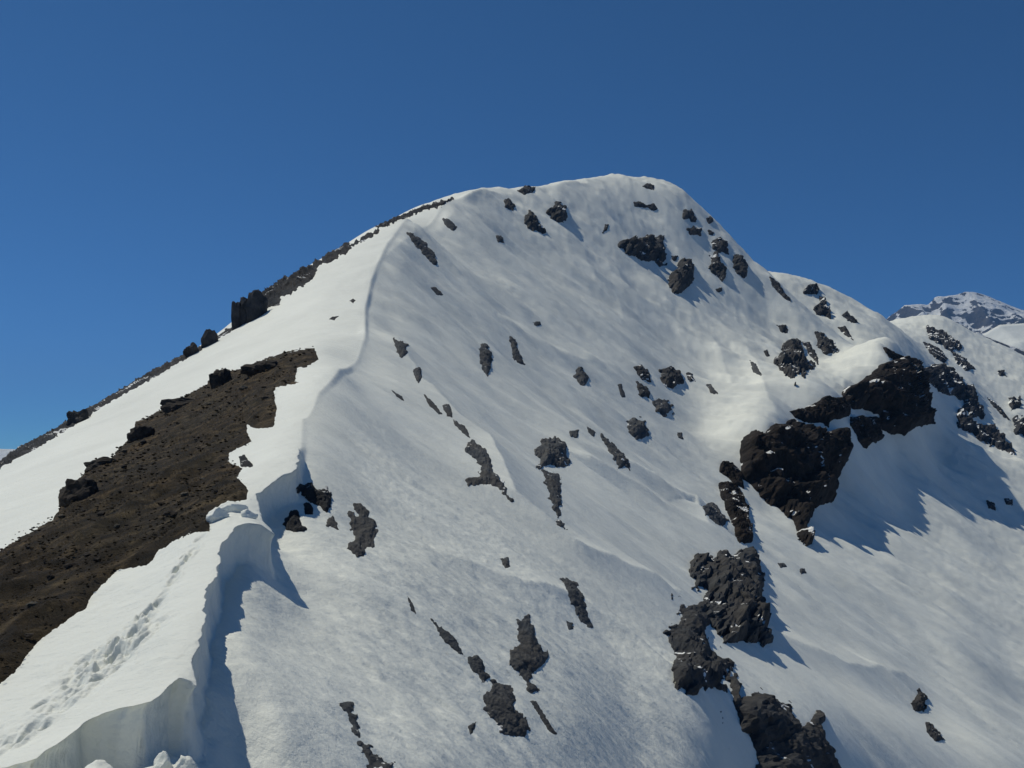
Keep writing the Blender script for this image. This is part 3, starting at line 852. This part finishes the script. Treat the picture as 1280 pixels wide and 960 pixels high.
# rocks rising from the upper rim of the bare ground
for (u, v0, v1, w, lab, sd) in (
        (277, 463, 482, 24, 'dark square rock block on the upper rim of the bare ground', 41),
        (101, 601, 630, 44, 'large dark rock hump on the lower left rim of the bare ground', 43),
        (180, 533, 550, 34, 'dark rock hump midway along the rim of the bare ground', 47),
        (128, 572, 584, 36, 'low dark rock on the rim between the two humps', 53),
        (330, 452, 464, 46, 'long low dark rock near the top end of the bare ground', 59),
        (228, 499, 510, 44, 'weathered dark rock on the rim below the square block', 61)):
    stand('rim_rock', u, v0, v1, w, lab, sd, 0.9, 'dstone', 0.6)

# loose stones on the bare ground
rs = np.random.default_rng(11)
cnt = 0
GR_V, GR_F, off = [], [], 0
proto = None
while cnt < 45:
    u = rs.uniform(-20, 380); v = rs.uniform(440, 850)
    if poly_sd(BG, np.array([u]), np.array([v]))[0] < 6:
        continue
    P, Nn, d, _ = surf(np.array([u]), np.array([v]))
    sz = rs.uniform(3.0, 8.0) * d[0] / F * (1.2 if d[0] < 40 else 1)
    o = boulder('loose_stone', tuple(P[0] + np.array([0, 0, sz * 0.25 + 0.28])), (sz * rs.uniform(.7, 1.2), sz * rs.uniform(.6, 1), sz * rs.uniform(.35, .6)),
                M['stone' if rs.random() < 0.35 else 'dstone'], 900 + cnt, 'loose stone lying on the strip of bare brown ground', 'stone',
                'loose stones on the bare ground', 0.9, 2, rs.uniform(0, 6))
    cnt += 1
# rubble too small to count
ico = []
bm = bmesh.new(); bmesh.ops.create_icosphere(bm, subdivisions=1, radius=1.0)
ic = np.array([v.co[:] for v in bm.verts]); icf = np.array([[v.index for v in f.verts] for f in bm.faces]); bm.free()
uu = rs.uniform(-60, 395, 9000); vv = rs.uniform(434, 880, 9000)
kk = poly_sd(BG, uu, vv) > 1.5
uu, vv = uu[kk], vv[kk]
P, Nn, d, _ = surf(uu, vv)
vl, fl = [], []
for i in range(len(uu)):
    sz = rs.uniform(0.5, 1.9) ** 1.3 * d[i] / F
    c = ic * (1 + 0.35 * rs.normal(0, 1, (len(ic), 1)).clip(-1, 1)) * sz * np.array([1.1, 1.0, 0.6])
    vl.append(c + P[i] + np.array([0, 0, sz * 0.2 + rs.uniform(0.1, 0.5)]))
    fl.append(icf + i * len(ic))
rub = mesh_obj('rubble', np.concatenate(vl), tris=np.concatenate(fl), mat=M['soil'], smooth=False)
tag(rub, 'small brown rubble strewn over the bare ground', 'rubble', None, 'stuff')


# ------------------------------------------------------------------ broken snow blocks by the cornice
def snow_block(u, v, w, hgt, label, seed, d=None, dep=0.7, rot=0.0, lift=0.25):
    if d is None:
        P, Nn, dd, _ = surf(np.array([u], float), np.array([v], float))
    else:
        x = (u - 640) / F * d
        P, dd = np.array([[x, d, height_at(x, d)]]), [d]
    px = dd[0] / F
    o = boulder('snow_block', tuple(P[0] + np.array([0, 0, hgt * px * lift])), (w * px * .55, w * px * .55 * dep, hgt * px * .55), M['snow'], seed, label, 'snow block',
                'broken snow blocks along the cornice', 0.6, 4, rot, 0.16)
    for f in o.data.polygons:
        f.use_smooth = True
    return o


snow_block(120, 0, 90, 52, 'largest rounded snow block in front of the shaded hollow', 71, d=16.7, lift=0.2)
snow_block(205, 0, 26, 30, 'small snow lump at the bottom edge, left of two', 73, d=17.2, lift=0.5)
snow_block(229, 0, 32, 34, 'small snow lump at the bottom edge, right of two', 75, d=17.2, lift=0.5)
snow_block(60, 0, 60, 46, 'low snow block at the left end of the shaded hollow', 77, d=17.0, lift=0.3, rot=-0.5)
snow_block(272, 650, 26, 22, 'crumbled snow block at the left end of the notch', 79)
snow_block(292, 640, 34, 20, 'long snow block between the bare ground and the notch', 81, rot=0.4)
snow_block(310, 648, 22, 14, 'rough snow lump in front of the notch wall', 83)


# ------------------------------------------------------------------ far mountains
def far_range(name, sky_px, d, near_d, amp, wl, seed, mat, nx, ny, label, basez, sharp=1.0, back=1.25):
    sky_px = np.array(sky_px, float)
    us = np.linspace(sky_px[0, 0], sky_px[-1, 0], nx)
    zt = (HV - np.interp(us, sky_px[:, 0], sky_px[:, 1])) / F * d
    xs = (us - 640) / F * d
    ys = np.concatenate([np.linspace(near_d, d, ny), np.linspace(d, d * back, ny // 3)[1:]])
    X, Y = np.meshgrid(xs, ys)
    t = np.where(Y <= d, (Y - near_d) / (d - near_d), 1 - (Y - d) / (d * (back - 1)))
    t = np.clip(t, 0, 1)
    rd = ridged(X / wl, Y / wl, None, seed, 5)
    Z = basez + (zt[None] - basez) * (t ** sharp)
    Z = Z + amp * rd * (t * (1 - t) * 3.2 + 0.10)
    ids = np.arange(X.size).reshape(X.shape)
    qd = np.stack([ids[:-1, :-1], ids[:-1, 1:], ids[1:, 1:], ids[1:, :-1]], -1).reshape(-1, 4)
    o = mesh_obj(name, np.stack([X, Y, Z], -1).reshape(-1, 3), qd, mat=mat)
    return tag(o, label, None, None, 'structure')


far_range('far_mountain', [(900, 520), (1040, 470), (1090, 425), (1105, 404), (1112, 397), (1130, 386), (1146, 381), (1160, 380), (1168, 372), (1180, 371), (1190, 370), (1208, 367),
                           (1214, 367), (1235, 373), (1262, 384), (1280, 391), (1340, 410), (1450, 440), (1600, 490)], 6500, 4700, 240, 450, 5, M['far'], 420, 260,
          'distant blue hazed mountain with rocky snow streaked flanks', -250, 1.1)
far_range('far_hill', [(1120, 470), (1200, 440), (1230, 416), (1250, 405), (1280, 404), (1350, 412), (1450, 440), (1600, 500)], 4600, 3300, 60, 420, 15, M['snow'], 160, 80,
          'distant smooth snow hill below the far mountain', -500, 0.8)
far_range('far_ridge', [(1100, 490), (1190, 440), (1214, 420), (1222, 416), (1240, 424), (1262, 432), (1290, 440), (1400, 470), (1600, 540)], 3000, 2200, 70, 260, 25, M['far'], 200, 100,
          'distant dark edged snow ridge at the right', -400, 0.8)
far_range('far_hills', [(-700, 560), (-500, 530), (-300, 552), (-120, 548), (-40, 560), (0, 562), (30, 563), (90, 578), (300, 610), (640, 620)], 5000, 3000, 90, 500, 35, M['far'], 260, 90,
          'distant snow hills beyond the left skyline', -800, 0.8)

# the valley floor all round, out to the horizon
na, nr_ = 180, 60
an = np.linspace(0, 2 * math.pi, na, endpoint=False)
ra = np.geomspace(900, 14500, nr_)
A, R = np.meshgrid(an, ra)
X, Y = R * np.sin(A), R * np.cos(A)
Z = -520 - 0 * R + 160 * ridged(X / 2600, Y / 2600, None, 61, 4) * sstep(900, 3000, R)
X = np.concatenate([X, np.zeros((1, na))[:0]]); ids = np.arange(na * nr_).reshape(nr_, na)
nxt = np.roll(ids, -1, 1)
qd = np.stack([ids[:-1], ids[1:], nxt[1:], nxt[:-1]], -1).reshape(-1, 4)
val = mesh_obj('valley_ground', np.stack([X, Y, Z], -1).reshape(-1, 3), qd, mat=M['far'])
tag(val, 'snowy valley ground', None, None, 'structure')
# the ridge under and behind the photographer
xs = np.linspace(-500, 500, 120); ys = np.linspace(-900, 9.0, 120)
X, Y = np.meshgrid(xs, ys)
xe = np.interp(0, [0, 1], [0, 0])
Z = -3.6 - np.where(X < -2, (-2 - X) * 0.38, 0) - np.where(X > 0, X * 0.72, 0) + np.minimum(0, Y + 10) * 0.12 + 0.5 * fbm(X / 12, Y / 12, None, 71, 3) - 0.3
Z = np.maximum(Z, -560)
ids = np.arange(X.size).reshape(X.shape)
qd = np.stack([ids[:-1, :-1], ids[:-1, 1:], ids[1:, 1:], ids[1:, :-1]], -1).reshape(-1, 4)
tag(mesh_obj('snow_ridge', np.stack([X, Y, Z], -1).reshape(-1, 3), qd, mat=M['snow']), 'snow ridge behind the viewpoint', None, None, 'structure')

# ------------------------------------------------------------------ mountain air
def haze():
    m = bpy.data.materials.new('mountain_air')
    m.use_nodes = True
    nt = m.node_tree
    for n in list(nt.nodes):
        if n.type != 'OUTPUT_MATERIAL':
            nt.nodes.remove(n)
    v = nt.nodes.new('ShaderNodeVolumePrincipled')
    v.inputs['Color'].default_value = (0.24, 0.52, 1.0, 1)
    v.inputs['Density'].default_value = 6e-5
    v.inputs['Anisotropy'].default_value = 0.2
    out = [n for n in nt.nodes if n.type == 'OUTPUT_MATERIAL'][0]
    nt.links.new(v.outputs[0], out.inputs['Volume'])
    x, y0, y1, z0, z1 = 15000, -15000, 15000, -900, 1420
    vv = [(sx, sy, sz) for sz in (z0, z1) for sx, sy in ((-x, y0), (x, y0), (x, y1), (-x, y1))]
    fc = [(0, 3, 2, 1), (4, 5, 6, 7), (0, 1, 5, 4), (1, 2, 6, 5), (2, 3, 7, 6), (3, 0, 4, 7)]
    o = mesh_obj('haze', vv, fc, mat=m, smooth=False)
    tag(o, 'thin blue mountain air', None, None, 'stuff')


haze()
